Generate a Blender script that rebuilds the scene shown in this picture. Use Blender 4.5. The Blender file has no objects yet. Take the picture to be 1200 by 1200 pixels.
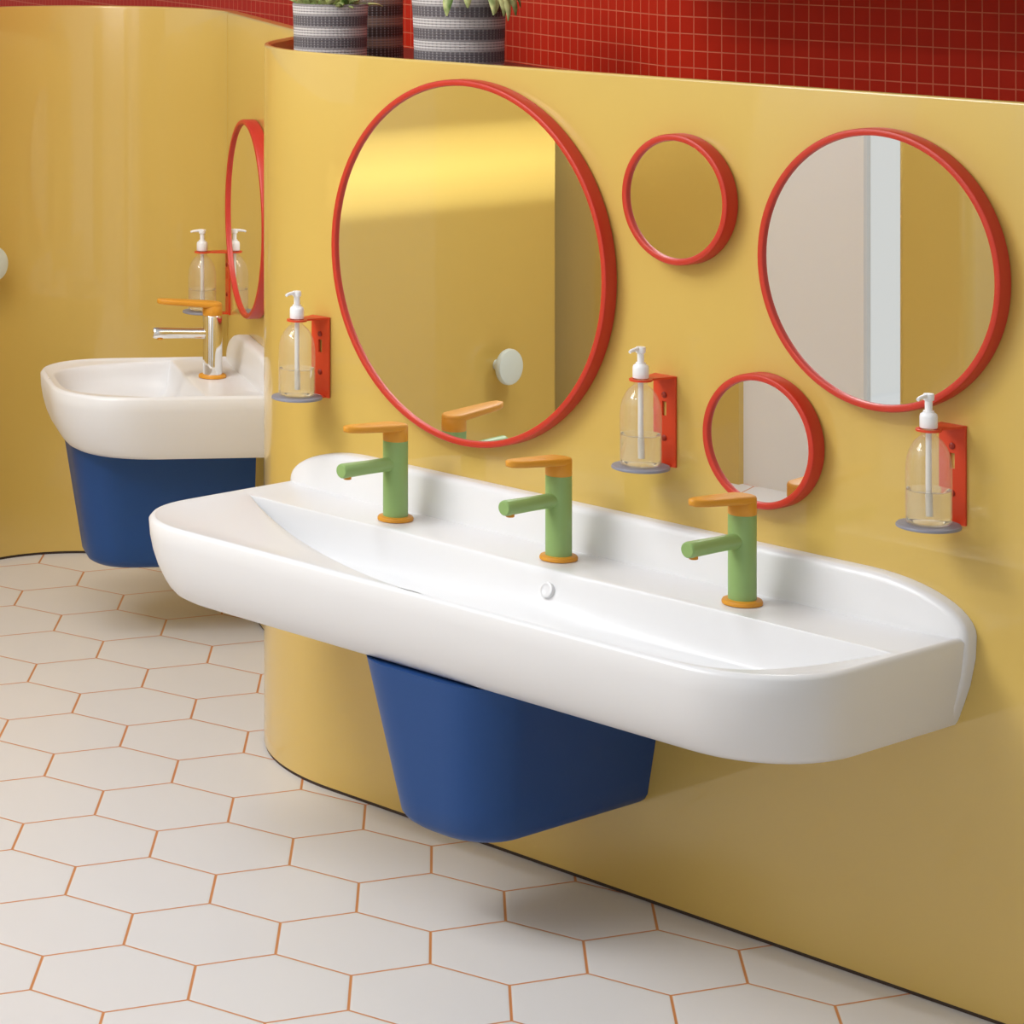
import bpy, bmesh, math, random
from mathutils import Vector, Matrix
PI = math.pi
C = bpy.context.scene.collection
SC = bpy.context.scene
random.seed(7)

# ------------------------------------------------------------------ camera numbers
F_PX, CX, HOR, VPX, CAM_H = 3418.0, -58.0, -155.0, -2700.0, 1.6
nn = math.hypot(VPX - CX, F_PX)
RIGHT = Vector(((CX - VPX) / nn, F_PX / nn, 0))
FWD = Vector((-F_PX / nn, (CX - VPX) / nn, 0))
CAM = Vector((3.0, -3.6112, CAM_H))

# ------------------------------------------------------------------ helpers
def lin(r, g, b):
    f = lambda c: c / 12.92 if c <= 0.04045 else ((c + 0.055) / 1.055) ** 2.4
    return (f(r / 255), f(g / 255), f(b / 255), 1)

def obj(name, bm, mat=None, parent=None, smooth=True, angle=40):
    me = bpy.data.meshes.new(name)
    bmesh.ops.recalc_face_normals(bm, faces=bm.faces[:])
    for e in bm.edges:
        if len(e.link_faces) == 2:
            e.smooth = e.calc_face_angle(0) < math.radians(angle)
    for f in bm.faces:
        f.smooth = smooth
    bm.to_mesh(me); bm.free()
    o = bpy.data.objects.new(name, me); C.objects.link(o)
    if mat: me.materials.append(mat)
    if parent: o.parent = parent
    return o

def thing(name, label, cat, loc=(0, 0, 0), rotz=0, group=None):
    o = bpy.data.objects.new(name, None); C.objects.link(o)
    o.empty_display_size = 0.05
    o.location = loc; o.rotation_euler = (0, 0, rotz)
    o['label'] = label; o['category'] = cat
    if group: o['group'] = group
    return o

def dup(root, loc, rotz, label, group=None):
    r = root.copy(); C.objects.link(r); r.location = loc; r.rotation_euler = (0, 0, rotz); r['label'] = label
    if group: r['group'] = group
    for ch in list(root.children):
        c = ch.copy(); C.objects.link(c); c.parent = r
        for g in ch.children:
            d = g.copy(); C.objects.link(d); d.parent = c
    return r

def struct(name, bm, mat, smooth=False, angle=30):
    o = obj(name, bm, mat, None, smooth, angle); o['kind'] = 'structure'
    return o

def box(bm, x0, x1, y0, y1, z0, z1, bev=0, seg=2):
    r = bmesh.ops.create_cube(bm, size=1)
    vs = r['verts']
    for v in vs:
        v.co = Vector(((x0 + x1) / 2 + v.co.x * (x1 - x0), (y0 + y1) / 2 + v.co.y * (y1 - y0), (z0 + z1) / 2 + v.co.z * (z1 - z0)))
    if bev:
        es = list({e for v in vs for e in v.link_edges})
        bmesh.ops.bevel(bm, geom=es, offset=bev, segments=seg, profile=0.5, affect='EDGES')

def loops(bm, rings, closed=True, cap0=False, cap1=False):
    """skin a list of rings (lists of 3D points) with quads"""
    vr = [[bm.verts.new(p) for p in r] for r in rings]
    n = len(rings[0])
    for a, b in zip(vr, vr[1:]):
        for i in range(n if closed else n - 1):
            j = (i + 1) % n
            bm.faces.new((a[i], a[j], b[j], b[i]))
    if cap0: bm.faces.new(vr[0])
    if cap1: bm.faces.new(vr[-1])
    return vr

def lathe(bm, prof, seg=40, cx=0, cy=0, cap0=True, cap1=True):
    rings = [[(cx + r * math.cos(2 * PI * i / seg), cy + r * math.sin(2 * PI * i / seg), z) for i in range(seg)] for r, z in prof]
    loops(bm, rings, True, cap0, cap1)

def lathe_y(bm, prof, seg=40, cx=0, cz=0, cap0=True, cap1=True):
    rings = [[(cx + r * math.cos(2 * PI * i / seg), y, cz + r * math.sin(2 * PI * i / seg)) for i in range(seg)] for r, y in prof]
    loops(bm, rings, True, cap0, cap1)

def tube(bm, pts, r, seg=12):
    pts = [Vector(p) for p in pts]; rings = []
    for i, p in enumerate(pts):
        d = (pts[min(i + 1, len(pts) - 1)] - pts[max(i - 1, 0)]).normalized()
        a = d.orthogonal().normalized() if abs(d.z) > .9 else d.cross(Vector((0, 0, 1))).normalized()
        b = d.cross(a)
        rr = r[i] if isinstance(r, (list, tuple)) else r
        rings.append([p + rr * (a * math.cos(2 * PI * k / seg) + b * math.sin(2 * PI * k / seg)) for k in range(seg)])
    loops(bm, rings, True, True, True)

# ------------------------------------------------------------------ materials
def mat(name, col, rough=0.5, metal=0.0, coat=0.0, spec=None, bump=None, coat_rough=0.05):
    m = bpy.data.materials.new(name); m.use_nodes = True
    nt = m.node_tree; b = nt.nodes['Principled BSDF']
    b.inputs['Base Color'].default_value = col if len(col) == 4 else (*col, 1)
    b.inputs['Roughness'].default_value = rough
    b.inputs['Metallic'].default_value = metal
    b.inputs['Coat Weight'].default_value = coat
    b.inputs['Coat Roughness'].default_value = coat_rough
    if spec is not None: b.inputs['Specular IOR Level'].default_value = spec
    if bump:
        tc = nt.nodes.new('ShaderNodeTexCoord'); nz = nt.nodes.new('ShaderNodeTexNoise'); bp = nt.nodes.new('ShaderNodeBump')
        nz.inputs['Scale'].default_value = bump[0]; nz.inputs['Detail'].default_value = 3
        bp.inputs['Strength'].default_value = bump[1]; bp.inputs['Distance'].default_value = 0.002
        nt.links.new(tc.outputs['Object'], nz.inputs['Vector']); nt.links.new(nz.outputs['Fac'], bp.inputs['Height'])
        nt.links.new(bp.outputs['Normal'], b.inputs['Normal'])
    return m

def node_math(nt, op, a, b=None, c=None):
    n = nt.nodes.new('ShaderNodeMath'); n.operation = op
    for i, v in enumerate((a, b, c)):
        if v is None: continue
        if isinstance(v, (int, float)): n.inputs[i].default_value = v
        else: nt.links.new(v, n.inputs[i])
    return n.outputs[0]

YELLOW = mat('yellow_lacquer', (0.635, 0.436, 0.105), rough=0.30, coat=0.8, coat_rough=0.03, bump=(3.0, 0.02))
WHITE = mat('white_ceramic', (0.76, 0.76, 0.77), rough=0.34, coat=0.12)
PLASTER = mat('white_plaster', (0.86, 0.85, 0.84), rough=0.8, bump=(40, 0.1))
BLUE = mat('blue_ceramic', lin(30, 70, 128), rough=0.42, spec=0.3, bump=(90, 0.03))
REDF = mat('red_frame', lin(194, 50, 30), rough=0.4)
REDM = mat('red_bracket_metal', lin(214, 66, 30), rough=0.4, bump=(120, 0.05))
DARKRED = mat('screw_red', lin(150, 40, 20), rough=0.45)
GREEN = mat('green_enamel', lin(140, 172, 104), rough=0.4, bump=(300, 0.04))
OCHRE = mat('ochre_enamel', lin(214, 146, 36), rough=0.5, bump=(300, 0.04))
CHROME = mat('chrome', (0.85, 0.84, 0.82), rough=0.06, metal=1)
PUMPW = mat('white_pump_plastic', (0.87, 0.87, 0.88), rough=0.3)
GREYTRAY = mat('grey_tray', lin(134, 134, 146), rough=0.45)
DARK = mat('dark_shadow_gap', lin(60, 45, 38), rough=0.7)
LEDGE = mat('ledge_red', lin(96, 36, 28), rough=0.35)
HOOK = mat('pale_hook', lin(214, 222, 212), rough=0.35)
SOIL = mat('soil', lin(60, 44, 34), rough=0.9, bump=(150, 0.6))
TUBE = mat('dip_tube_plastic', (0.8, 0.78, 0.74), rough=0.4)
MIRROR = mat('mirror_silver', (0.93, 0.93, 0.92), rough=0.0, metal=1)

def clear(name, tint, ior, gloss_tint=(1, 1, 1, 1), diff=0.0):
    m = bpy.data.materials.new(name); m.use_nodes = True; nt = m.node_tree
    nt.nodes.clear()
    out = nt.nodes.new('ShaderNodeOutputMaterial')
    tr = nt.nodes.new('ShaderNodeBsdfTransparent'); tr.inputs[0].default_value = tint
    gl = nt.nodes.new('ShaderNodeBsdfGlossy'); gl.inputs['Roughness'].default_value = 0.04; gl.inputs[0].default_value = gloss_tint
    lw = nt.nodes.new('ShaderNodeLayerWeight'); lw.inputs['Blend'].default_value = 0.5
    fr = nt.nodes.new('ShaderNodeMath'); fr.operation = 'MULTIPLY_ADD'
    pw = nt.nodes.new('ShaderNodeMath'); pw.operation = 'POWER'; pw.inputs[1].default_value = 3.5
    nt.links.new(lw.outputs['Facing'], pw.inputs[0]); nt.links.new(pw.outputs[0], fr.inputs[0])
    fr.inputs[1].default_value = (ior - 1) * 1.2; fr.inputs[2].default_value = (ior - 1) * 0.12
    df = nt.nodes.new('ShaderNodeBsdfDiffuse'); df.inputs[0].default_value = (0.8, 0.78, 0.72, 1)
    m1 = nt.nodes.new('ShaderNodeMixShader'); m2 = nt.nodes.new('ShaderNodeMixShader')
    m1.inputs[0].default_value = diff
    nt.links.new(tr.outputs[0], m1.inputs[1]); nt.links.new(df.outputs[0], m1.inputs[2])
    nt.links.new(fr.outputs[0], m2.inputs[0]); nt.links.new(m1.outputs[0], m2.inputs[1]); nt.links.new(gl.outputs[0], m2.inputs[2])
    nt.links.new(m2.outputs[0], out.inputs[0])
    return m
BOTTLE = clear('clear_bottle_plastic', (0.985, 0.98, 0.97, 1), 1.4, diff=0.10)
SOAP = mat('pale_soap_liquid', (0.99, 0.97, 0.88), rough=0.02)
SOAP.node_tree.nodes['Principled BSDF'].inputs['Transmission Weight'].default_value = 0.93
SOAP.node_tree.nodes['Principled BSDF'].inputs['IOR'].default_value = 1.18
PANE = clear('window_glass', (0.98, 0.99, 0.99, 1), 1.45)

def hex_floor():
    m = bpy.data.materials.new('white_hexagon_tiles'); m.use_nodes = True
    nt = m.node_tree; L = nt.links; bs = nt.nodes['Principled BSDF']
    s = 0.0810853 * CAM_H; yaw = -0.1673442
    ax = RIGHT * math.cos(yaw) + FWD * math.sin(yaw)          # lattice x axis in the world
    ay = RIGHT * -math.sin(yaw) + FWD * math.cos(yaw)
    og = Vector((CAM.x, CAM.y, 0)) + RIGHT * (0.1742041 * CAM_H) + FWD * (2.78789 * CAM_H)
    og = og + ax * (s * math.sqrt(3) / 2) - ay * (s * 0.5)     # centre of one tile
    og = og - ax * (s * math.sqrt(3) * 40) - ay * (s * 120)    # stay positive for the modulo
    ge = nt.nodes.new('ShaderNodeNewGeometry')
    def dot(v, sub):
        a = nt.nodes.new('ShaderNodeVectorMath'); a.operation = 'SUBTRACT'; L.new(ge.outputs['Position'], a.inputs[0]); a.inputs[1].default_value = sub
        d = nt.nodes.new('ShaderNodeVectorMath'); d.operation = 'DOT_PRODUCT'; L.new(a.outputs[0], d.inputs[0]); d.inputs[1].default_value = v / s
        return d.outputs['Value']
    px, py = dot(ax, og), dot(ay, og)
    M = lambda *a: node_math(nt, *a)
    rx, ry = math.sqrt(3), 3.0
    def cell(offx, offy):
        x = M('SUBTRACT', M('MODULO', M('ADD', px, offx), rx), rx / 2)
        y = M('SUBTRACT', M('MODULO', M('ADD', py, offy), ry), ry / 2)
        return x, y
    x1, y1 = cell(rx / 2, ry / 2); x2, y2 = cell(0, 0)
    d1 = M('ADD', M('MULTIPLY', x1, x1), M('MULTIPLY', y1, y1)); d2 = M('ADD', M('MULTIPLY', x2, x2), M('MULTIPLY', y2, y2))
    def hd(x, y):
        x = M('ABSOLUTE', x); y = M('ABSOLUTE', y)
        return M('MAXIMUM', x, M('ADD', M('MULTIPLY', x, 0.5), M('MULTIPLY', y, math.sqrt(3) / 2)))
    pick = M('LESS_THAN', d1, d2)
    h1, h2 = hd(x1, y1), hd(x2, y2)
    h = M('ADD', M('MULTIPLY', h1, pick), M('MULTIPLY', h2, M('SUBTRACT', 1.0, pick)))
    e = M('SUBTRACT', math.sqrt(3) / 2, h)                     # distance to the tile edge / s
    w = 0.0021 / s
    fac = nt.nodes.new('ShaderNodeMapRange'); L.new(e, fac.inputs[0])
    fac.inputs[1].default_value = w * 0.75; fac.inputs[2].default_value = w * 1.25
    nz = nt.nodes.new('ShaderNodeTexNoise'); nz.inputs['Scale'].default_value = 2.2; nz.inputs['Detail'].default_value = 4
    tile = nt.nodes.new('ShaderNodeMixRGB'); L.new(nz.outputs['Fac'], tile.inputs[0]); L.new(ge.outputs['Position'], nz.inputs['Vector'])
    tile.inputs[1].default_value = (0.675, 0.652, 0.64, 1); tile.inputs[2].default_value = (0.72, 0.697, 0.685, 1)
    mx = nt.nodes.new('ShaderNodeMixRGB'); L.new(fac.outputs[0], mx.inputs[0]); mx.inputs[1].default_value = lin(198, 128, 74); L.new(tile.outputs[0], mx.inputs[2])
    L.new(mx.outputs[0], bs.inputs['Base Color'])
    f2 = nt.nodes.new('ShaderNodeMapRange'); L.new(e, f2.inputs[0]); f2.inputs[1].default_value = 0; f2.inputs[2].default_value = w * 2.6
    bp = nt.nodes.new('ShaderNodeBump'); bp.inputs['Strength'].default_value = 0.5; bp.inputs['Distance'].default_value = 0.001
    L.new(f2.outputs[0], bp.inputs['Height']); L.new(bp.outputs[0], bs.inputs['Normal'])
    bs.inputs['Roughness'].default_value = 0.38
    return m

def mosaic(name, ox, oz, tile=0.0288):
    m = bpy.data.materials.new(name); m.use_nodes = True
    nt = m.node_tree; L = nt.links; bs = nt.nodes['Principled BSDF']
    tc = nt.nodes.new('ShaderNodeTexCoord'); sp = nt.nodes.new('ShaderNodeSeparateXYZ'); L.new(tc.outputs['Object'], sp.inputs[0])
    M = lambda *a: node_math(nt, *a)
    def edge(o, off):
        u = M('FRACT', M('DIVIDE', M('ADD', o, 29.0 * tile * 10 - off), tile))
        return M('MINIMUM', u, M('SUBTRACT', 1.0, u))
    e = M('MINIMUM', edge(sp.outputs['X'], ox), edge(sp.outputs['Z'], oz))
    fac = nt.nodes.new('ShaderNodeMapRange'); L.new(e, fac.inputs[0]); fac.inputs[1].default_value = 0.018; fac.inputs[2].default_value = 0.045
    nz = nt.nodes.new('ShaderNodeTexNoise'); nz.inputs['Scale'].default_value = 14; L.new(tc.outputs['Object'], nz.inputs['Vector'])
    tl = nt.nodes.new('ShaderNodeMixRGB'); L.new(nz.outputs['Fac'], tl.inputs[0]); tl.inputs[1].default_value = lin(176, 34, 14); tl.inputs[2].default_value = lin(190, 42, 18)
    mx = nt.nodes.new('ShaderNodeMixRGB'); L.new(fac.outputs[0], mx.inputs[0]); mx.inputs[1].default_value = lin(208, 112, 82); L.new(tl.outputs[0], mx.inputs[2])
    L.new(mx.outputs[0], bs.inputs['Base Color'])
    bp = nt.nodes.new('ShaderNodeBump'); bp.inputs['Strength'].default_value = 0.4; bp.inputs['Distance'].default_value = 0.001
    L.new(fac.outputs[0], bp.inputs['Height']); L.new(bp.outputs[0], bs.inputs['Normal'])
    bs.inputs['Roughness'].default_value = 0.45; bs.inputs['Specular IOR Level'].default_value = 0.10
    return m

def woven(name, light, dark, band, phase):
    m = bpy.data.materials.new(name); m.use_nodes = True
    nt = m.node_tree; L = nt.links; bs = nt.nodes['Principled BSDF']
    tc = nt.nodes.new('ShaderNodeTexCoord'); sp = nt.nodes.new('ShaderNodeSeparateXYZ'); L.new(tc.outputs['Object'], sp.inputs[0])
    M = lambda *a: node_math(nt, *a)
    z = sp.outputs['Z']; ang = M('ARCTAN2', sp.outputs['Y'], sp.outputs['X'])
    row = M('FRACT', M('DIVIDE', M('ADD', z, 1.0), 0.0048))
    col = M('FRACT', M('DIVIDE', M('ADD', ang, 10.0), 0.105))
    rowv = M('ABSOLUTE', M('SUBTRACT', row, 0.5)); colv = M('ABSOLUTE', M('SUBTRACT', col, 0.5))
    b = M('FRACT', M('DIVIDE', M('ADD', M('ADD', z, 1.0), phase), band))
    bandf = M('MULTIPLY', M('MINIMUM', M('MINIMUM', M('MULTIPLY', b, 7.0), M('MAXIMUM', M('MULTIPLY', M('SUBTRACT', 0.60, b), 7.0), 0.0)), 1.0), 1.0)
    mx = nt.nodes.new('ShaderNodeMixRGB'); L.new(bandf, mx.inputs[0]); mx.inputs[1].default_value = dark; mx.inputs[2].default_value = light
    # woven strands: light threads cross every few degrees, gaps between rows are darker
    thr = M('MULTIPLY', M('LESS_THAN', colv, 0.16), M('GREATER_THAN', rowv, 0.2))
    m2 = nt.nodes.new('ShaderNodeMixRGB'); L.new(M('MULTIPLY', thr, 0.85), m2.inputs[0]); L.new(mx.outputs[0], m2.inputs[1]); m2.inputs[2].default_value = lin(168, 163, 164)
    gap = M('GREATER_THAN', rowv, 0.36)
    m3 = nt.nodes.new('ShaderNodeMixRGB'); L.new(M('MULTIPLY', gap, 0.6), m3.inputs[0]); L.new(m2.outputs[0], m3.inputs[1]); m3.inputs[2].default_value = lin(80, 74, 74)
    L.new(m3.outputs[0], bs.inputs['Base Color'])
    bp = nt.nodes.new('ShaderNodeBump'); bp.inputs['Strength'].default_value = 0.8; bp.inputs['Distance'].default_value = 0.0012
    L.new(M('SUBTRACT', 1.0, M('ADD', rowv, M('MULTIPLY', colv, 0.6))), bp.inputs['Height']); L.new(bp.outputs[0], bs.inputs['Normal'])
    bs.inputs['Roughness'].default_value = 0.85
    return m

def leafmat():
    m = bpy.data.materials.new('succulent_leaf'); m.use_nodes = True
    nt = m.node_tree; L = nt.links; bs = nt.nodes['Principled BSDF']
    tc = nt.nodes.new('ShaderNodeTexCoord'); nz = nt.nodes.new('ShaderNodeTexNoise'); nz.inputs['Scale'].default_value = 40
    L.new(tc.outputs['Object'], nz.inputs['Vector'])
    r = nt.nodes.new('ShaderNodeValToRGB'); L.new(nz.outputs['Fac'], r.inputs[0])
    r.color_ramp.elements[0].position = 0.35; r.color_ramp.elements[0].color = lin(92, 122, 52)
    r.color_ramp.elements[1].position = 0.65; r.color_ramp.elements[1].color = lin(206, 206, 140)
    L.new(r.outputs[0], bs.inputs['Base Color']); bs.inputs['Roughness'].default_value = 0.5
    return m
LEAF = leafmat()

# ------------------------------------------------------------------ setting
bm = bmesh.new(); box(bm, -3.6, 4.0, -2.72, 2.6, -0.05, 0)
struct('floor', bm, hex_floor())

WALL_H = 1.278
def arc(cx, cy, r, a0, a1, n):
    return [(cx + r * math.cos(math.radians(a0 + (a1 - a0) * i / n)), cy + r * math.sin(math.radians(a0 + (a1 - a0) * i / n))) for i in range(n + 1)]
def offset_path(pts, d):
    """shift a polyline to its left by d"""
    out = []
    for i, p in enumerate(pts):
        a = Vector(pts[max(i - 1, 0)]); b = Vector(pts[min(i + 1, len(pts) - 1)])
        t = (b - a).normalized(); out.append((p[0] - t.y * d, p[1] + t.x * d))
    return out
def panel(bm, pts, side, thick, z0, z1, bev=0.004):
    """upright sheet whose room face follows pts; its back lies `thick` to `side` (+1 left of the path)"""
    prof = [(0, z0)] + [(0, z0 + (z1 - bev - z0) * k / 6) for k in range(1, 7)]
    prof += [(bev * (1 - math.cos(a)), z1 - bev + bev * math.sin(a)) for a in (PI / 6, PI / 3, PI / 2)]
    prof += [(thick - bev, z1), (thick, z1 - bev), (thick, z0)]
    offs = {}
    for d, _ in prof:
        if d not in offs: offs[d] = offset_path(pts, side * d)
    rings = [[(*offs[d][i], z) for d, z in prof] for i in range(len(pts))]
    loops(bm, rings, True, True, True)

# the wall with the basins: straight, rounded end, then back to the stretch with the small basin
R = 0.4
right_pts = [(1.7, 0), (1.2, 0), (0.8, 0), (0.4, 0), (0.0, 0), (-0.3, 0), (-0.5, 0)] + arc(-0.6, R, R, 270, 208, 24)
WD = Vector((0.846, -0.5407)).normalized(); WN = Vector((-WD.y, WD.x)) * -1       # along the small-basin wall; its normal into the room
WO = Vector((-1.7758, 0.8633))
def wl(s, t=0): return WO + WD * s + WN * t
# concave fillet from the rounded end into the small-basin wall
pA = Vector(right_pts[-1]); hA = (Vector(right_pts[-1]) - Vector(right_pts[-2])).normalized()
pB = wl(0.70); hB = -WD
fil = []
for i in range(1, 11):
    t = i / 10; k = (pB - pA).length * 0.45
    p = (1 - t) ** 3 * pA + 3 * (1 - t) ** 2 * t * (pA + hA * k) + 3 * (1 - t) * t * t * (pB - hB * k) + t ** 3 * pB
    fil.append((p.x, p.y))
mid_pts = [tuple(wl(0.70)), tuple(wl(0.55)), tuple(wl(0.4)), tuple(wl(0.25)), tuple(wl(0.1)), tuple(wl(0.0))]
bm = bmesh.new(); panel(bm, right_pts + fil, -1, 0.012, 0.006, WALL_H); struct('wall_right', bm, YELLOW, True)
bm = bmesh.new(); panel(bm, mid_pts, -1, 0.03, 0.006, WALL_H); struct('wall_middle', bm, YELLOW, True)
# left niche: concave rounded corner that then runs on towards the rear of the room
ctr = wl(-0.004, 0.315)
a0 = math.degrees(math.atan2(-WN.y, -WN.x))
left_pts = arc(ctr.x, ctr.y, 0.315, a0, 180, 28)
xl = left_pts[-1][0]
left_pts += [(xl, 0.3), (xl, 0), (xl, -0.5), (xl, -1.0), (xl, -1.5), (xl, -2.0), (xl, -2.4)]
left_pts[-1] = (xl, -2.575)
bm = bmesh.new(); panel(bm, left_pts, -1, 0.03, 0.006, WALL_H)
lathe(bm, [(0.015, 0.008), (0.015, WALL_H - 0.006), (0.010, WALL_H)], 24, xl - 0.015, -2.575)
struct('wall_left', bm, YELLOW, True)
# recessed strip under the panels, the gap's shadow put into its dark colour
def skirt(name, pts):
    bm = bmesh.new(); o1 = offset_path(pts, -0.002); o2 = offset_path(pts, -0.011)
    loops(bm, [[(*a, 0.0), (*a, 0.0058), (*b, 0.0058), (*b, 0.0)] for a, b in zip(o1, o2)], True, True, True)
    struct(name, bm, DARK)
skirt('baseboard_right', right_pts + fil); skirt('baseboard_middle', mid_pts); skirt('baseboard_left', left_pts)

# red mosaic walls behind, meeting at an outward corner
RC = Vector((-0.193, 0.40)); RL = Vector((-0.961, 0.392)).normalized()
def red_wall(name, org, ang, length, m, x0=0.0):
    bm = bmesh.new(); box(bm, x0, length, 0, 0.12, 0, 2.5)
    o = struct(name, bm, m); o.location = (org[0], org[1], 0); o.rotation_euler = (0, 0, ang)
    return o
red_wall('wall_back_right', RC, 0, 2.2, mosaic('red_mosaic', 0.154 - RC.x, 1.3477))
end = RC + RL * 4.2
red_wall('wall_back_left', end, math.atan2(-RL.y, -RL.x), 4.2, mosaic('red_mosaic_side', 4.2, 1.3477))
# ledge between the yellow panel and the mosaic
lp = offset_path(right_pts + fil, -0.0125)
bm = bmesh.new()
bk = []
for x, y in lp:
    yb = RC.y if x >= RC.x else RC.y + (RC.x - x) * (RL.y / -RL.x)
    bk.append((x, yb - 0.001))
loops(bm, [[(*a, 1.208), (*a, 1.23), (*b, 1.23), (*b, 1.208)] for a, b in zip(lp, bk)], True, True, True)
struct('trim_1', bm, LEDGE)
# unseen block added to shade the right-hand stretch of mosaic
bm = bmesh.new(); box(bm, RC.x, 2.0, 0.005, 0.399, 1.49, 2.5); struct('shade_bulkhead', bm, PLASTER)

# rear of the room, seen in the mirrors: white wall with a tall narrow window and a yellow partition
bm = bmesh.new()
WX0, WX1, WZ1 = -1.372, -1.02, 2.3
box(bm, -1.79, WX0, -2.73, -2.70, 0, 2.5); box(bm, WX1, 1.2, -2.73, -2.70, 0, 2.5); box(bm, WX0, WX1, -2.73, -2.70, WZ1, 2.5); box(bm, WX0, WX1, -2.73, -2.70, 0, 0.02)
struct('wall_rear', bm, PLASTER)
bm = bmesh.new(); box(bm, -3.2, -1.735, -2.72, -2.68, 0, 2.0); struct('wall_rear_left', bm, YELLOW)
bm = bmesh.new(); box(bm, 0.54, 1.30, -2.69, -2.65, 0, 2.0); struct('stripe_edge_panel', bm, YELLOW)  # unseen panel added to bound the pale stripe reflected in the left wall
bm = bmesh.new()
for a in ((WX1 - .03, WX1, 0.02, WZ1), (WX0 + .002, WX1 - .03, 0.02, .05), (WX0 + .002, WX1 - .03, WZ1 - .03, WZ1)):
    box(bm, a[0], a[1], -2.725, -2.7005, a[2], a[3])
wf = struct('window_1', bm, PUMPW)
bm = bmesh.new(); box(bm, WX0 + .002, WX1 - .03, -2.716, -2.712, .05, WZ1 - .03); obj('window_pane', bm, PANE, wf, False)
bm = bmesh.new(); pp = arc(-0.975, -2.53, 0.03, 0, 90, 6) + arc(-1.115, -2.53, 0.03, 90, 180, 6) + [(-1.145, -2.62), (-0.945, -2.62)]
loops(bm, [[(*p, z) for p in pp] for z in (0, 2.0)], True, True, True); struct('wall_partition', bm, YELLOW, True)

# ------------------------------------------------------------------ wash basins
def interp(tab, z):
    for (z0, v0), (z1, v1) in zip(tab, tab[1:]):
        if z0 <= z <= z1: return v0 + (v1 - v0) * (z - z0) / (z1 - z0)
    return tab[0][1] if z < tab[0][0] else tab[-1][1]

def plan(a, d, r, n=14):
    """rounded plan outline from the wall at +x round the front to the wall at -x (y = -depth)"""
    pts = []
    for k in range(4): pts.append((a, -(d - r) * k / 4))
    for i in range(n + 1):
        t = PI / 2 * i / n
        pts.append((a - r + r * math.cos(t) ** 0.92 if t < PI / 2 else a - r, -(d - r) - r * math.sin(t) ** 0.92))
    m = 18
    for k in range(1, m): pts.append((a - r - 2 * (a - r) * k / m, -d))
    left = [(-x, y) for x, y in pts[:4 + n + 1]][::-1]
    return pts + left

def ray_hit(poly, c, ang):
    best = None; dx, dy = math.cos(ang), math.sin(ang)
    for (x0, y0), (x1, y1) in zip(poly, poly[1:] + poly[:1]):
        ex, ey = x1 - x0, y1 - y0; den = dx * ey - dy * ex
        if abs(den) < 1e-12: continue
        t = ((x0 - c[0]) * ey - (y0 - c[1]) * ex) / den; u = ((x0 - c[0]) * dy - (y0 - c[1]) * dx) / den
        if t > 0 and -1e-6 <= u <= 1 + 1e-6 and (best is None or t > best): best = t
    return best

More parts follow.
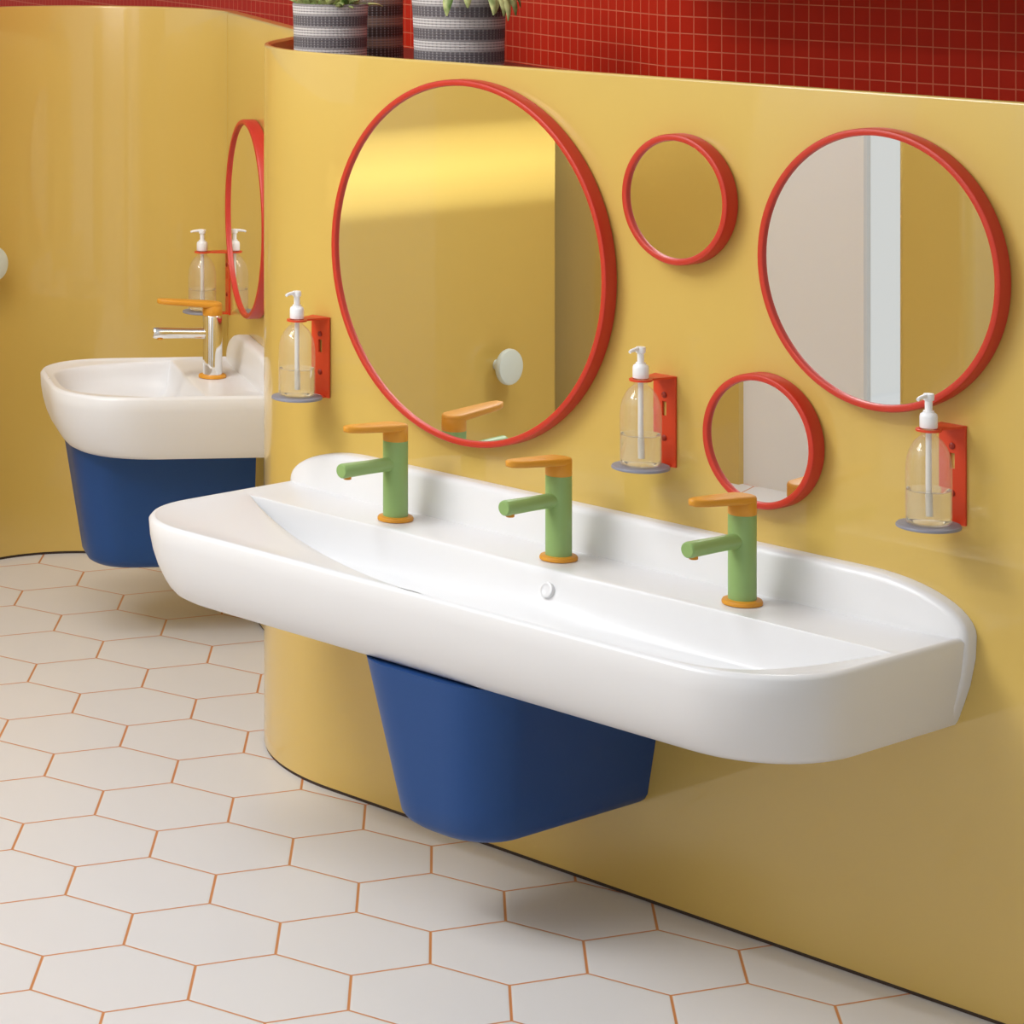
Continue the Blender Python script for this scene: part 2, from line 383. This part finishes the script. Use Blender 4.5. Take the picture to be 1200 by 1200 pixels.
ZB = 0.40                                   # underside of both basins
def make_basin(half, depth, corner, up_rx, bowl_half, bowl_pow, pow_right, deck=0.15):
    bm = bmesh.new()
    rim = 0.130                             # local heights: underside 0, rim 0.130, upstand 0.195
    # outer shell
    fo = [(0.0, 0.052), (0.006, 0.040), (0.016, 0.030), (0.030, 0.021), (0.05, 0.012), (0.075, 0.005), (0.10, 0.001), (0.124, 0.0), (0.130, 0.004)]
    eo = [(0.0, 0.030), (0.006, 0.026), (0.016, 0.022), (0.030, 0.018), (0.05, 0.012), (0.075, 0.006), (0.10, 0.002), (0.124, 0.0), (0.130, 0.004)]
    rings = []
    for (z, f), (_, e) in zip(fo, eo):
        rings.append([(x, y, z) for x, y in plan(half - e, depth - f, corner - f * 0.3)])
    rings.append([(x, y, rim + 0.0006) for x, y in plan(half - 0.009, depth - 0.009, corner - 0.006)])
    lip = plan(half - 0.0135, depth - 0.0135, corner - 0.010)
    vr = loops(bm, rings, False)
    # underside
    bm.faces.new(vr[0])
    # top: from the lip inwards to the bowl edge and down into the bowl
    c = (0.0, -(deck + 0.12))
    lens = []
    for i in range(121):
        x = -bowl_half + 2 * bowl_half * i / 120
        lens.append((x, -(deck + (depth - 0.0235 - deck) * (1 - abs(x / bowl_half) ** (bowl_pow if x < 0 else pow_right)))))
    lens_poly = lens + [(bowl_half - 2 * bowl_half * k / 60, -deck) for k in range(1, 60)]
    lip_poly = lip                           # closes along the wall
    outer_poly = [(x, y) for x, y, z in rings[-1]]
    angs = sorted({round(math.atan2(y - c[1], x - c[0]), 5) for x, y in lens_poly[::2] + lip_poly + [(bowl_half, -deck), (-bowl_half, -deck)]})
    # keep samples apart
    keep = [angs[0]]
    for a in angs[1:]:
        if a - keep[-1] > 0.004: keep.append(a)
    angs = keep
    tr = []
    def ring(fn): return [fn(a) for a in angs]
    def at(a, r, z): return (c[0] + r * math.cos(a), c[1] + r * math.sin(a), z)
    Ro = [ray_hit(outer_poly, c, a) for a in angs]; Rl = [ray_hit(lip_poly, c, a) for a in angs]; Rb = [min(ray_hit(lens_poly, c, a), rl * 0.997) for a, rl in zip(angs, Rl)]
    top = []
    top.append([at(a, r, rim + 0.0006) for a, r in zip(angs, Ro)])
    top.append([at(a, r, rim - 0.0015) for a, r in zip(angs, Rl)])
    for k in (0.5, 0.9):
        top.append([at(a, rl + (rb - rl) * k, rim - 0.0025 - 0.002 * k) for a, rl, rb in zip(angs, Rl, Rb)])
    for d, z in ((0.0, -0.0046), (0.0015, -0.0052), (0.003, -0.0064), (0.005, -0.0092), (0.008, -0.0165), (0.013, -0.030), (0.020, -0.045), (0.030, -0.058), (0.045, -0.068), (0.062, -0.0745)):
        top.append([at(a, max(r - d, r * 0.4), rim + z) for a, r in zip(angs, Rb)])
    for s, z in ((0.75, -0.080), (0.5, -0.084), (0.25, -0.087), (0.06, -0.088)):
        top.append([at(a, max(r - 0.062, r * 0.4) * s, rim + z) for a, r in zip(angs, Rb)])
    vt = loops(bm, top, True, False, True)
    # upstand against the wall
    def up_outline(ins):
        p = []
        for i in range(13):
            t = PI / 2 * i / 12
            p.append((half + 0.004 - up_rx + (up_rx - ins) * math.cos(t), rim + 0.001 + (0.065 - ins) * math.sin(t)))
        q = [(x, z) for x, z in p]
        p = q + [(-x, z) for x, z in q[::-1]]
        side = [(0.002, 0.0345), (0.016, 0.026), (0.03, 0.0205), (0.06, 0.010), (0.1, 0.0015)]
        lo = [(half + 0.004 - e - ins, z) for z, e in side]
        return lo + p + [(-x, z) for x, z in lo[::-1]]
    ur = []
    for y, ins in ((-0.0005, 0.0), (-0.016, 0.0), (-0.022, 0.0015), (-0.026, 0.006), (-0.028, 0.012), (-0.033, 0.045), (-0.037, 0.062)):
        if ins < 0.02: ur.append([(x, y, z) for x, z in up_outline(ins)])
        else: ur.append([(x, y, z if z < rim else z) for x, z in up_outline(ins)])
    loops(bm, ur, True, True, True)
    bmesh.ops.remove_doubles(bm, verts=bm.verts[:], dist=1e-6)
    return bm

def overflow(parent, x, y, z, tilt=-0.4):
    bm = bmesh.new()
    lathe_y(bm, [(0.0125, 0.006), (0.0125, -0.002), (0.0115, -0.0045), (0.009, -0.005), (0.007, -0.0035), (0.003, -0.003)], 28)
    o = obj('overflow_cap', bm, WHITE, parent); o.location = (x, y, z); o.rotation_euler = (tilt, 0, 0)
    return o

basin = thing('washbasin', 'long white three-tap washbasin on the yellow wall above the blue shroud', 'washbasin', (-0.005, 0, ZB))
obj('basin_bowl', make_basin(0.664, 0.442, 0.17, 0.17, 0.635, 1.6, 16.0), WHITE, basin, True, 50)
overflow(basin, 0.038, -0.1655, 0.0965)
rz2 = math.atan2(WD.y, WD.x)
s2 = 0.366
p = wl(s2)
small = thing('washbasin', 'small single-tap white washbasin in the far left corner, seen from its side', 'washbasin', (p.x, p.y, ZB), rz2)
obj('basin_bowl', make_basin(0.244, 0.455, 0.17, 0.15, 0.235, 4.0, 4.0), WHITE, small, True, 50)

def make_shroud(top=0.145, bot=0.100, dt=0.412, db=0.368, h=0.25):
    bm = bmesh.new(); rings = []
    for z in (0.0, 0.003, 0.009, 0.018, 0.05, 0.1, 0.15, 0.2, h):
        k = z / h; a = bot + (top - bot) * k; d = db + (dt - db) * k
        ins = 0.016 * (1 - min(z / 0.018, 1)) ** 2
        rings.append([(x, y, z) for x, y in plan(a - ins, d - ins, min(0.075 + 0.015 * k, a - ins - 0.002), 12)])
    loops(bm, rings, True, True, True)
    return bm
sh = thing('basin_pedestal', 'blue tapered half pedestal hung under the long three-tap basin', 'basin pedestal', (-0.012, -0.0006, 0.15))
obj('shroud', make_shroud(h=0.2495), BLUE, sh)
p = wl(s2, 0.034)
sh2 = thing('basin_pedestal', 'blue half pedestal under the small basin in the far left corner', 'basin pedestal', (p.x, p.y, 0.15), rz2)
obj('shroud', make_shroud(top=0.135, dt=0.375, db=0.336, h=0.2495), BLUE, sh2)

# ------------------------------------------------------------------ taps
def make_tap(name, label, body_m, group=None):
    t = thing(name, label, 'tap', group=group)
    bm = bmesh.new(); lathe(bm, [(0.026, 0), (0.0292, 0.001), (0.0295, 0.004), (0.028, 0.0068), (0.0225, 0.0078)], 40); obj('base_ring', bm, OCHRE, t)
    bm = bmesh.new(); lathe(bm, [(0.0205, 0.004), (0.0205, 0.130), (0.0197, 0.1315)], 40); obj('body', bm, body_m, t)
    # spout: slightly tapered round bar towards the room
    bm = bmesh.new(); rings = []
    for y, r in ((-0.008, 0.0128), (-0.02, 0.0118), (-0.03, 0.0113), (-0.06, 0.0112), (-0.10, 0.0117), (-0.122, 0.0120), (-0.1255, 0.0114), (-0.127, 0.0100)):
        z = 0.0935 - y * 0.02
        rings.append([(r * math.cos(2 * PI * i / 28), y, z + r * math.sin(2 * PI * i / 28)) for i in range(28)])
    loops(bm, rings, True, True, True); sp = obj('spout', bm, body_m, t)
    bm = bmesh.new(); lathe(bm, [(0.0056, 0.0810), (0.0066, 0.0816), (0.0066, 0.090)], 20, 0, -0.112); obj('aerator', bm, OCHRE, sp)
    # lever: block on the body that thins out into a flat paddle
    bm = bmesh.new(); lathe(bm, [(0.0200, 0.1312), (0.0206, 0.1322), (0.0206, 0.152), (0.018, 0.155)], 40)
    N = 30; up, lo = [], []
    def paddle(ins, f):
        pts = []
        for k in range(N):
            a = 2 * PI * k / N; cx_, sy_ = math.cos(a), math.sin(a)
            if sy_ >= 0: x, y = (0.0206 - ins) * cx_, (0.0206 - ins) * sy_
            else:
                q = abs(sy_); y = -(0.118 - ins) * (1 - (1 - q) ** 1.9) ** 0.9
                wv = 0.0206 - 0.0050 * min(-y / 0.118, 1); e = max(0.0, (-y - 0.088) / 0.030)
                x = (1 if cx_ > 0 else -1) * (wv - ins) * math.sqrt(max(0.0, 1 - min(e, 1) ** 2))
                if abs(cx_) < 1e-6: x = 0
            pts.append((x, y, f(y)))
        return pts
    zlo = lambda y: 0.1475 - min(y, 0.0) * 0.085
    zup = lambda y: 0.1600 - min(y, 0.0) * 0.066 - max(0, y) * 0.10
    loops(bm, [paddle(0.0035, zlo), paddle(0.0010, lambda y: zlo(y) + 0.0012), paddle(0, lambda y: zlo(y) + 0.0035), paddle(0, lambda y: zup(y) - 0.0035), paddle(0.0012, lambda y: zup(y) - 0.001), paddle(0.004, zup)], True, True, True)
    obj('lever', bm, OCHRE, t, True, 50)
    return t
DZ = 0.526
g = 'green taps on the long basin'
tap = make_tap('basin_tap', 'green tap with ochre lever on the long basin, leftmost of three', GREEN, g)
tap.location = (-0.352, -0.094, DZ)
dup(tap, (-0.006, -0.094, DZ), 0, 'green tap with ochre lever behind the overflow cap, middle of three')
dup(tap, (0.339, -0.094, DZ), 0, 'green tap with ochre lever on the long basin, rightmost of three')
p = wl(s2 - 0.005, 0.1)
ct = make_tap('basin_tap', 'chrome tap with ochre lever on the small left basin', CHROME)
ct.location = (p.x, p.y, DZ); ct.rotation_euler = (0, 0, rz2)

# ------------------------------------------------------------------ mirrors
def make_mirror(label, rad, loc, rotz, depth=0.030, group='round red-framed wall mirrors'):
    t = thing('wall_mirror', label, 'mirror', loc, rotz, group)
    n = 96
    w = 0.0105
    bm = bmesh.new()
    prof = [(rad - 0.020, -0.001), (rad - 0.003, -0.001), (rad, -0.004), (rad, -depth + 0.004), (rad - 0.0015, -depth + 0.001), (rad - 0.004, -depth), (rad - w + 0.003, -depth), (rad - w + 0.0008, -depth + 0.001), (rad - w, -depth + 0.003), (rad - w, -depth + 0.009), (rad - 0.020, -depth + 0.009)]
    rings = [[(r * math.cos(2 * PI * i / n), y, r * math.sin(2 * PI * i / n)) for r, y in prof] for i in range(n)]
    loops(bm, rings + rings[:1], True)
    bmesh.ops.remove_doubles(bm, verts=bm.verts[:], dist=1e-6)
    obj('frame', bm, REDF, t)
    bm = bmesh.new(); lathe_y(bm, [(rad - w - 0.0003, -depth + 0.0088), (rad - w - 0.0003, -depth + 0.0062)], n); obj('mirror_glass', bm, MIRROR, t)
    return t
make_mirror('largest round mirror in a red frame, above the leftmost green tap', 0.300, (-0.266, 0, 0.953), 0)
make_mirror('small round red-framed mirror high between the two large ones', 0.100, (0.163, 0, 1.095), 0)
make_mirror('large round red-framed mirror above the rightmost soap bottle', 0.2015, (0.517, 0, 1.027), 0)
make_mirror('small round red-framed mirror low behind the rightmost green tap', 0.100, (0.316, 0, 0.751), 0)
p = wl(0.333)
make_mirror('narrow-looking round red mirror seen edge-on above the small left basin', 0.21, (p.x, p.y, 0.856), rz2)

# ------------------------------------------------------------------ soap brackets and bottles
BT = 0.060
def make_bracket(label, loc, rotz):
    t = thing('soap_bracket', label, 'soap holder', loc, rotz, 'red wall brackets holding soap bottles')
    W2 = 0.021; T = 0.004; z0, z1 = 0.0, 0.1395
    bm = bmesh.new()
    # plate with a slot cut through it
    xs = [-W2, -0.004, 0.004, W2]; zs = [z0, 0.077, 0.099, z1]
    def quad(bm, i, j): box(bm, xs[i], xs[i + 1], -T, -0.0004, zs[j], zs[j + 1])
    for i in range(3):
        for j in range(3):
            if (i, j) != (1, 1): quad(bm, i, j)
    bmesh.ops.remove_doubles(bm, verts=bm.verts[:], dist=1e-6)
    # tab that carries the tray
    box(bm, -0.013, 0.013, -0.030, -T + 0.0005, 0.0002, 0.0026)
    bp = obj('back_plate', bm, REDM, t, False)
    for z in (0.043, 0.109):
        bm = bmesh.new(); lathe_y(bm, [(0.0046, -0.0035), (0.0046, -0.0055), (0.0034, -0.0064), (0.001, -0.0066)], 16, 0, z); obj('screw', bm, DARKRED, bp)
    # arm folded forward from the top, ending in the neck ring
    bm = bmesh.new()
    top = []
    n = 24; ro, ri = 0.0175, 0.0118
    out = [(W2, 0.0)] + [(ro * math.cos(a), -BT + ro * math.sin(a)) for a in [math.radians(55 - 290 * i / n) for i in range(n + 1)]] + [(-W2, 0.0)]
    hole = [(ri * math.cos(a), -BT + ri * math.sin(a)) for a in [math.radians(55 - 290 * i / n) for i in range(n + 1)]]
    zt, zb = z1, z1 - 0.003
    V = lambda p, z: bm.verts.new((p[0], p[1], z))
    ot, ob_, ht, hb = [V(q, zt) for q in out], [V(q, zb) for q in out], [V(q, zt) for q in hole], [V(q, zb) for q in hole]
    for i in range(n):
        for A, B in ((ot, ht), (ob_, hb)):
            bm.faces.new((A[i + 1], A[i + 2], B[i + 1], B[i]))
        bm.faces.new((ot[i + 1], ot[i + 2], ob_[i + 2], ob_[i + 1])); bm.faces.new((ht[i], ht[i + 1], hb[i + 1], hb[i]))
    # web between ring and plate, hole closed with a short arc at the back
    arcb = [(ri * math.cos(a), -BT + ri * math.sin(a)) for a in [math.radians(55 + 70 * k / 6) for k in range(1, 6)]]
    at, ab = [V(q, zt) for q in arcb], [V(q, zb) for q in arcb]
    for A, Hh, K in ((ot, ht, at), (ob_, hb, ab)):
        bm.faces.new([A[0], A[1], Hh[0]] + K + [Hh[-1], A[-2], A[-1]])
    chT = [ht[0]] + at + [ht[-1]]; chB = [hb[0]] + ab + [hb[-1]]
    for i in range(len(chT) - 1): bm.faces.new((chT[i], chT[i + 1], chB[i + 1], chB[i]))
    bm.faces.new((ot[0], ot[1], ob_[1], ob_[0])); bm.faces.new((ot[-2], ot[-1], ob_[-1], ob_[-2])); bm.faces.new((ot[-1], ot[0], ob_[0], ob_[-1]))
    obj('neck_arm', bm, REDM, t, False)
    bm = bmesh.new(); lathe(bm, [(0.0415, 0.0028), (0.0438, 0.0035), (0.044, 0.0055), (0.043, 0.0072), (0.038, 0.0076)], 48, 0, -BT)
    tr = obj('tray', bm, GREYTRAY, t); tr['label'] = 'round grey tray'
    return t
def make_bottle(label, loc, rotz):
    t = thing('soap_bottle', label, 'soap bottle', loc, rotz, 'clear pump soap bottles in red brackets')
    outer = [(0.024, 0.0003), (0.029, 0.001), (0.031, 0.003), (0.0316, 0.007), (0.0316, 0.072), (0.0312, 0.082), (0.0298, 0.092), (0.0272, 0.101), (0.0235, 0.109), (0.019, 0.1155), (0.014, 0.120), (0.0108, 0.1225), (0.0102, 0.125), (0.0102, 0.1345)]
    inner = [(max(r - 0.0013, 0.002), max(z - 0.0004, 0.0018)) for r, z in outer[::-1]]
    inner[-1] = (0.02, 0.0022); inner[-2] = (0.0275, 0.0026); inner[-3] = (0.0295, 0.0045)
    bm = bmesh.new(); lathe(bm, outer, 44, cap1=False); obj('bottle', bm, BOTTLE, t)
    bm = bmesh.new(); lathe(bm, [(0.0198, 0.0026), (0.0272, 0.003), (0.0291, 0.005), (0.0300, 0.008), (0.0300, 0.0478), (0.0292, 0.0472), (0.010, 0.0468)], 44)
    obj('liquid_soap', bm, SOAP, t)
    bm = bmesh.new(); tube(bm, [(0.001, 0, 0.012), (0, 0, 0.06), (0, 0, 0.13)], 0.0042, 12); obj('dip_tube', bm, TUBE, t)
    bm = bmesh.new(); lathe(bm, [(0.0118, 0.1336), (0.0122, 0.1345), (0.0122, 0.149), (0.0112, 0.1525), (0.0075, 0.155), (0.0075, 0.157)], 28); obj('pump_collar', bm, PUMPW, t)
    bm = bmesh.new(); lathe(bm, [(0.0052, 0.1545), (0.0052, 0.1705), (0.0074, 0.172), (0.0078, 0.178), (0.007, 0.1805), (0.003, 0.181)], 24)
    tube(bm, [(0, 0.008, 0.1782), (0, 0.0, 0.1782), (0, -0.014, 0.1776), (0, -0.022, 0.1765), (0, -0.026, 0.1748)], [0.0018, 0.0036, 0.0030, 0.0026, 0.0024], 12)
    obj('pump_head', bm, PUMPW, t)
    return t
ZK = 0.6815
spots = [((-0.6155, -0.0012), 0, ZK, 'to the left of the largest mirror', ),
         ((0.126, 0), 0, ZK, 'between the largest mirror and the small low mirror'),
         ((0.6265, 0), 0, ZK, 'at the far right under the large right mirror')]
p = wl(0.012)
brk = [('red soap bracket with grey tray left of the largest mirror', (-0.6155, -0.0012), 0, ZK),
       ('red soap bracket with grey tray between largest mirror and small low mirror', (0.126, 0), 0, ZK),
       ('red soap bracket with grey tray at far right under a large mirror', (0.6265, 0), 0, ZK),
       ('red soap bracket in the far left corner, behind the chrome tap', (p.x, p.y), rz2, 0.606)]
btl = ['clear pump soap bottle on the tray left of the largest mirror',
       'clear pump soap bottle between the largest mirror and the small low mirror',
       'clear pump soap bottle at far right, overlapping the large right mirror',
       'clear pump soap bottle in the far left corner, above the chrome tap']
b0 = k0 = None
for (lab, xy, rz, z), bl in zip(brk, btl):
    if k0 is None: k0 = make_bracket(lab, (xy[0], xy[1], z), rz)
    else: dup(k0, (xy[0], xy[1], z), rz, lab)
    off = Matrix.Rotation(rz, 2) @ Vector((0, -BT))
    loc = (xy[0] + off.x, xy[1] + off.y, z + 0.0077)
    if b0 is None: b0 = make_bottle(bl, loc, rz)
    else: dup(b0, loc, rz, bl)

# ------------------------------------------------------------------ hooks on the left wall
hk = thing('wall_hook', 'round pale wall hook at the left photo edge on the yellow wall', 'wall hook', (xl, 0.553, 0.692), PI / 2, 'round pale wall hooks')
bm = bmesh.new(); lathe_y(bm, [(0.012, -0.0005), (0.012, -0.03)], 20); obj('stem', bm, HOOK, hk)
bm = bmesh.new(); lathe_y(bm, [(0.034, -0.03), (0.0385, -0.031), (0.040, -0.034), (0.040, -0.040), (0.038, -0.044), (0.033, -0.0455), (0.01, -0.046)], 40); obj('disc', bm, HOOK, hk)
hk2 = dup(hk, (xl, -2.345, 0.275), PI / 2, 'round pale wall hook reflected near the bottom of the largest mirror')
hk2.scale = (1.2, 1.2, 1.2)

# ------------------------------------------------------------------ planters on the ledge
def px_at(px, y):
    """point on the plane y that the camera sees in pixel column px"""
    d = FWD + RIGHT * ((px - CX) / F_PX); s = (y - CAM.y) / d.y
    return CAM.x + d.x * s
def leaf(bm, base, yaw, pitch, ln, w, droop=0.5):
    dirh = Vector((math.cos(yaw), math.sin(yaw), 0)); sd = Vector((-math.sin(yaw), math.cos(yaw), 0)); rings = []
    p = Vector(base); a = pitch
    for i in range(7):
        t = i / 6; ww = w * (math.sin(PI * min(t * 0.85 + 0.12, 1)) ** 0.8); th = ww * 0.35 + 0.0003
        up = dirh * -math.sin(a) + Vector((0, 0, 1)) * math.cos(a)
        rings.append([p + sd * (ww * math.cos(2 * PI * k / 8)) + up * (th * math.sin(2 * PI * k / 8)) for k in range(8)])
        p = p + (dirh * math.cos(a) + Vector((0, 0, 1)) * math.sin(a)) * (ln / 6); a -= droop / 6
    loops(bm, rings, True, True, True)
def planter(label, loc, r_top, r_mid, r_bot, h, m, seed, hang=None):
    t = thing('potted_plant', label, 'potted plant', loc, 0, 'woven planters on the ledge behind the yellow wall')
    bm = bmesh.new()
    prof = [(r_bot * 0.93, 0.0003), (r_bot, 0.005)]
    for i in range(1, 12):
        k = i / 12
        prof.append((r_bot * (1 - k) ** 2 + 2 * k * (1 - k) * r_mid + k * k * r_top, 0.005 + (h - 0.005) * k))
    prof += [(r_top, h - 0.001), (r_top - 0.003, h), (r_top - 0.006, h - 0.002), (r_top - 0.008, h - 0.025)]
    lathe(bm, prof, 64, cap1=False); obj('woven_pot', bm, m, t)
    bm = bmesh.new(); lathe(bm, [(r_mid * 0.85, h - 0.022), (r_mid * 0.83, h - 0.012), (r_mid * 0.4, h - 0.009), (0.004, h - 0.008)], 32); obj('soil', bm, SOIL, t)
    rnd = random.Random(seed); bm = bmesh.new()
    for i in range(70):
        yaw = rnd.uniform(0, 2 * PI); rr = rnd.uniform(0.0, 0.80) * r_top
        leaf(bm, (rr * math.cos(yaw), rr * math.sin(yaw), h - 0.012), yaw + rnd.uniform(-.6, .6), rnd.uniform(0.5, 1.4), rnd.uniform(0.03, 0.055), rnd.uniform(0.006, 0.009), rnd.uniform(0.3, 1.4))
    if hang:
        for (yw, n) in hang:
            for i in range(n):
                y2 = yw + rnd.uniform(-0.28, 0.28)
                b = Vector((math.cos(y2), math.sin(y2), 0)) * (r_top - 0.008)
                leaf(bm, (b.x, b.y, h - 0.003), y2 + rnd.uniform(-.3, .3), -0.2, rnd.uniform(0.05, 0.082), rnd.uniform(0.008, 0.011), 1.3 + rnd.uniform(0, .5))
    obj('leaves', bm, LEAF, t)
    return t
lt, dk = lin(206, 200, 198), lin(98, 92, 96)
y = 0.135
planter('short woven grey striped planter with green succulents, at left end of the ledge', (px_at(387, y), y, 1.23), 0.0675, 0.064, 0.0655, 0.127, woven('woven_light', lt, dk, 0.0385, 0.012), 3)
y = 0.31
planter('darker brown-grey woven planter standing behind the short striped one', (px_at(421, y), y, 1.23), 0.0850, 0.078, 0.082, 0.235, woven('woven_brown', lin(158, 138, 122), lin(70, 56, 50), 0.0385, 0.002), 5)
y = 0.145
planter('tall woven grey striped planter above the largest mirror, leaf sprig hanging over it', (px_at(538, y), y, 1.23), 0.0830, 0.075, 0.0775, 0.172, woven('woven_grey', lt, dk, 0.0385, 0.022), 9, hang=[(0.05, 9), (-0.95, 2)])

# ------------------------------------------------------------------ light
w = bpy.data.worlds.new('sky'); SC.world = w; w.use_nodes = True
wn = w.node_tree; bg = wn.nodes['Background']; bg.inputs[0].default_value = (0.95, 0.98, 1.0, 1)
tcw = wn.nodes.new('ShaderNodeTexCoord'); spw = wn.nodes.new('ShaderNodeSeparateXYZ'); wn.links.new(tcw.outputs['Generated'], spw.inputs[0])
mrw = wn.nodes.new('ShaderNodeMapRange'); mrw.interpolation_type = 'SMOOTHSTEP'      # brighter towards the open, windowed rear
mrw.inputs[1].default_value = 0.4; mrw.inputs[2].default_value = -0.9; mrw.inputs[3].default_value = 0.30; mrw.inputs[4].default_value = 1.0
wn.links.new(spw.outputs['Y'], mrw.inputs[0]); wn.links.new(mrw.outputs[0], bg.inputs[1])
def area(name, loc, target, sx, sy, power, col=(0.96, 0.98, 1.0), spread=180):
    d = bpy.data.lights.new(name, 'AREA'); d.shape = 'RECTANGLE'; d.size = sx; d.size_y = sy; d.energy = power; d.color = col; d.spread = math.radians(spread)
    o = bpy.data.objects.new(name, d); C.objects.link(o); o.location = loc
    o.rotation_euler = (Vector(target) - Vector(loc)).to_track_quat('-Z', 'Y').to_euler()
    return o
area('ceiling_lamp', (-1.1, -2.1, 2.9), (0.1, 0, 0.5), 1.2, 1.2, 17, (0.97, 0.98, 1.0), 100)
area('corner_warm_fill', (-1.35, -0.45, 2.7), (-1.95, 0.8, 0.8), 0.5, 0.5, 6.5, (1.0, 0.86, 0.70), 110)  # added warm fill that tints the left niche
area('rear_fill', (-0.9, -1.3, 3.0), (-2.2, -2.2, 0.9), 0.7, 0.7, 26)  # added fill for the rear and left walls reflected in the mirrors
area('rear_wall_fill', (-0.65, -2.30, 2.55), (-0.65, -2.7, 1.1), 1.9, 0.15, 52)  # added fill, brightens the white rear wall for its reflection in the niche
area('sun_patch_light', (-1.25, -2.1, 1.02), (-2.32, -2.1, 0.80), 1.1, 0.10, 3.6, (0.86, 0.94, 1.0), 9)  # added light standing in for a sun patch on the left wall

# ------------------------------------------------------------------ camera
cd = bpy.data.cameras.new('camera'); co = bpy.data.objects.new('camera', cd); C.objects.link(co)
co.location = CAM
co.rotation_euler = FWD.to_track_quat('-Z', 'Y').to_euler()
cd.sensor_width = 36; cd.lens = F_PX / 1200 * 36
cd.shift_x = (600 - CX) / 1200; cd.shift_y = (HOR - 600) / 1200
cd.clip_start = 0.05
SC.camera = co
SC.view_settings.view_transform = 'Standard'; SC.view_settings.look = 'None'
SC.view_settings.exposure = -0.38; SC.view_settings.gamma = 1; SC.view_settings.use_curve_mapping = False
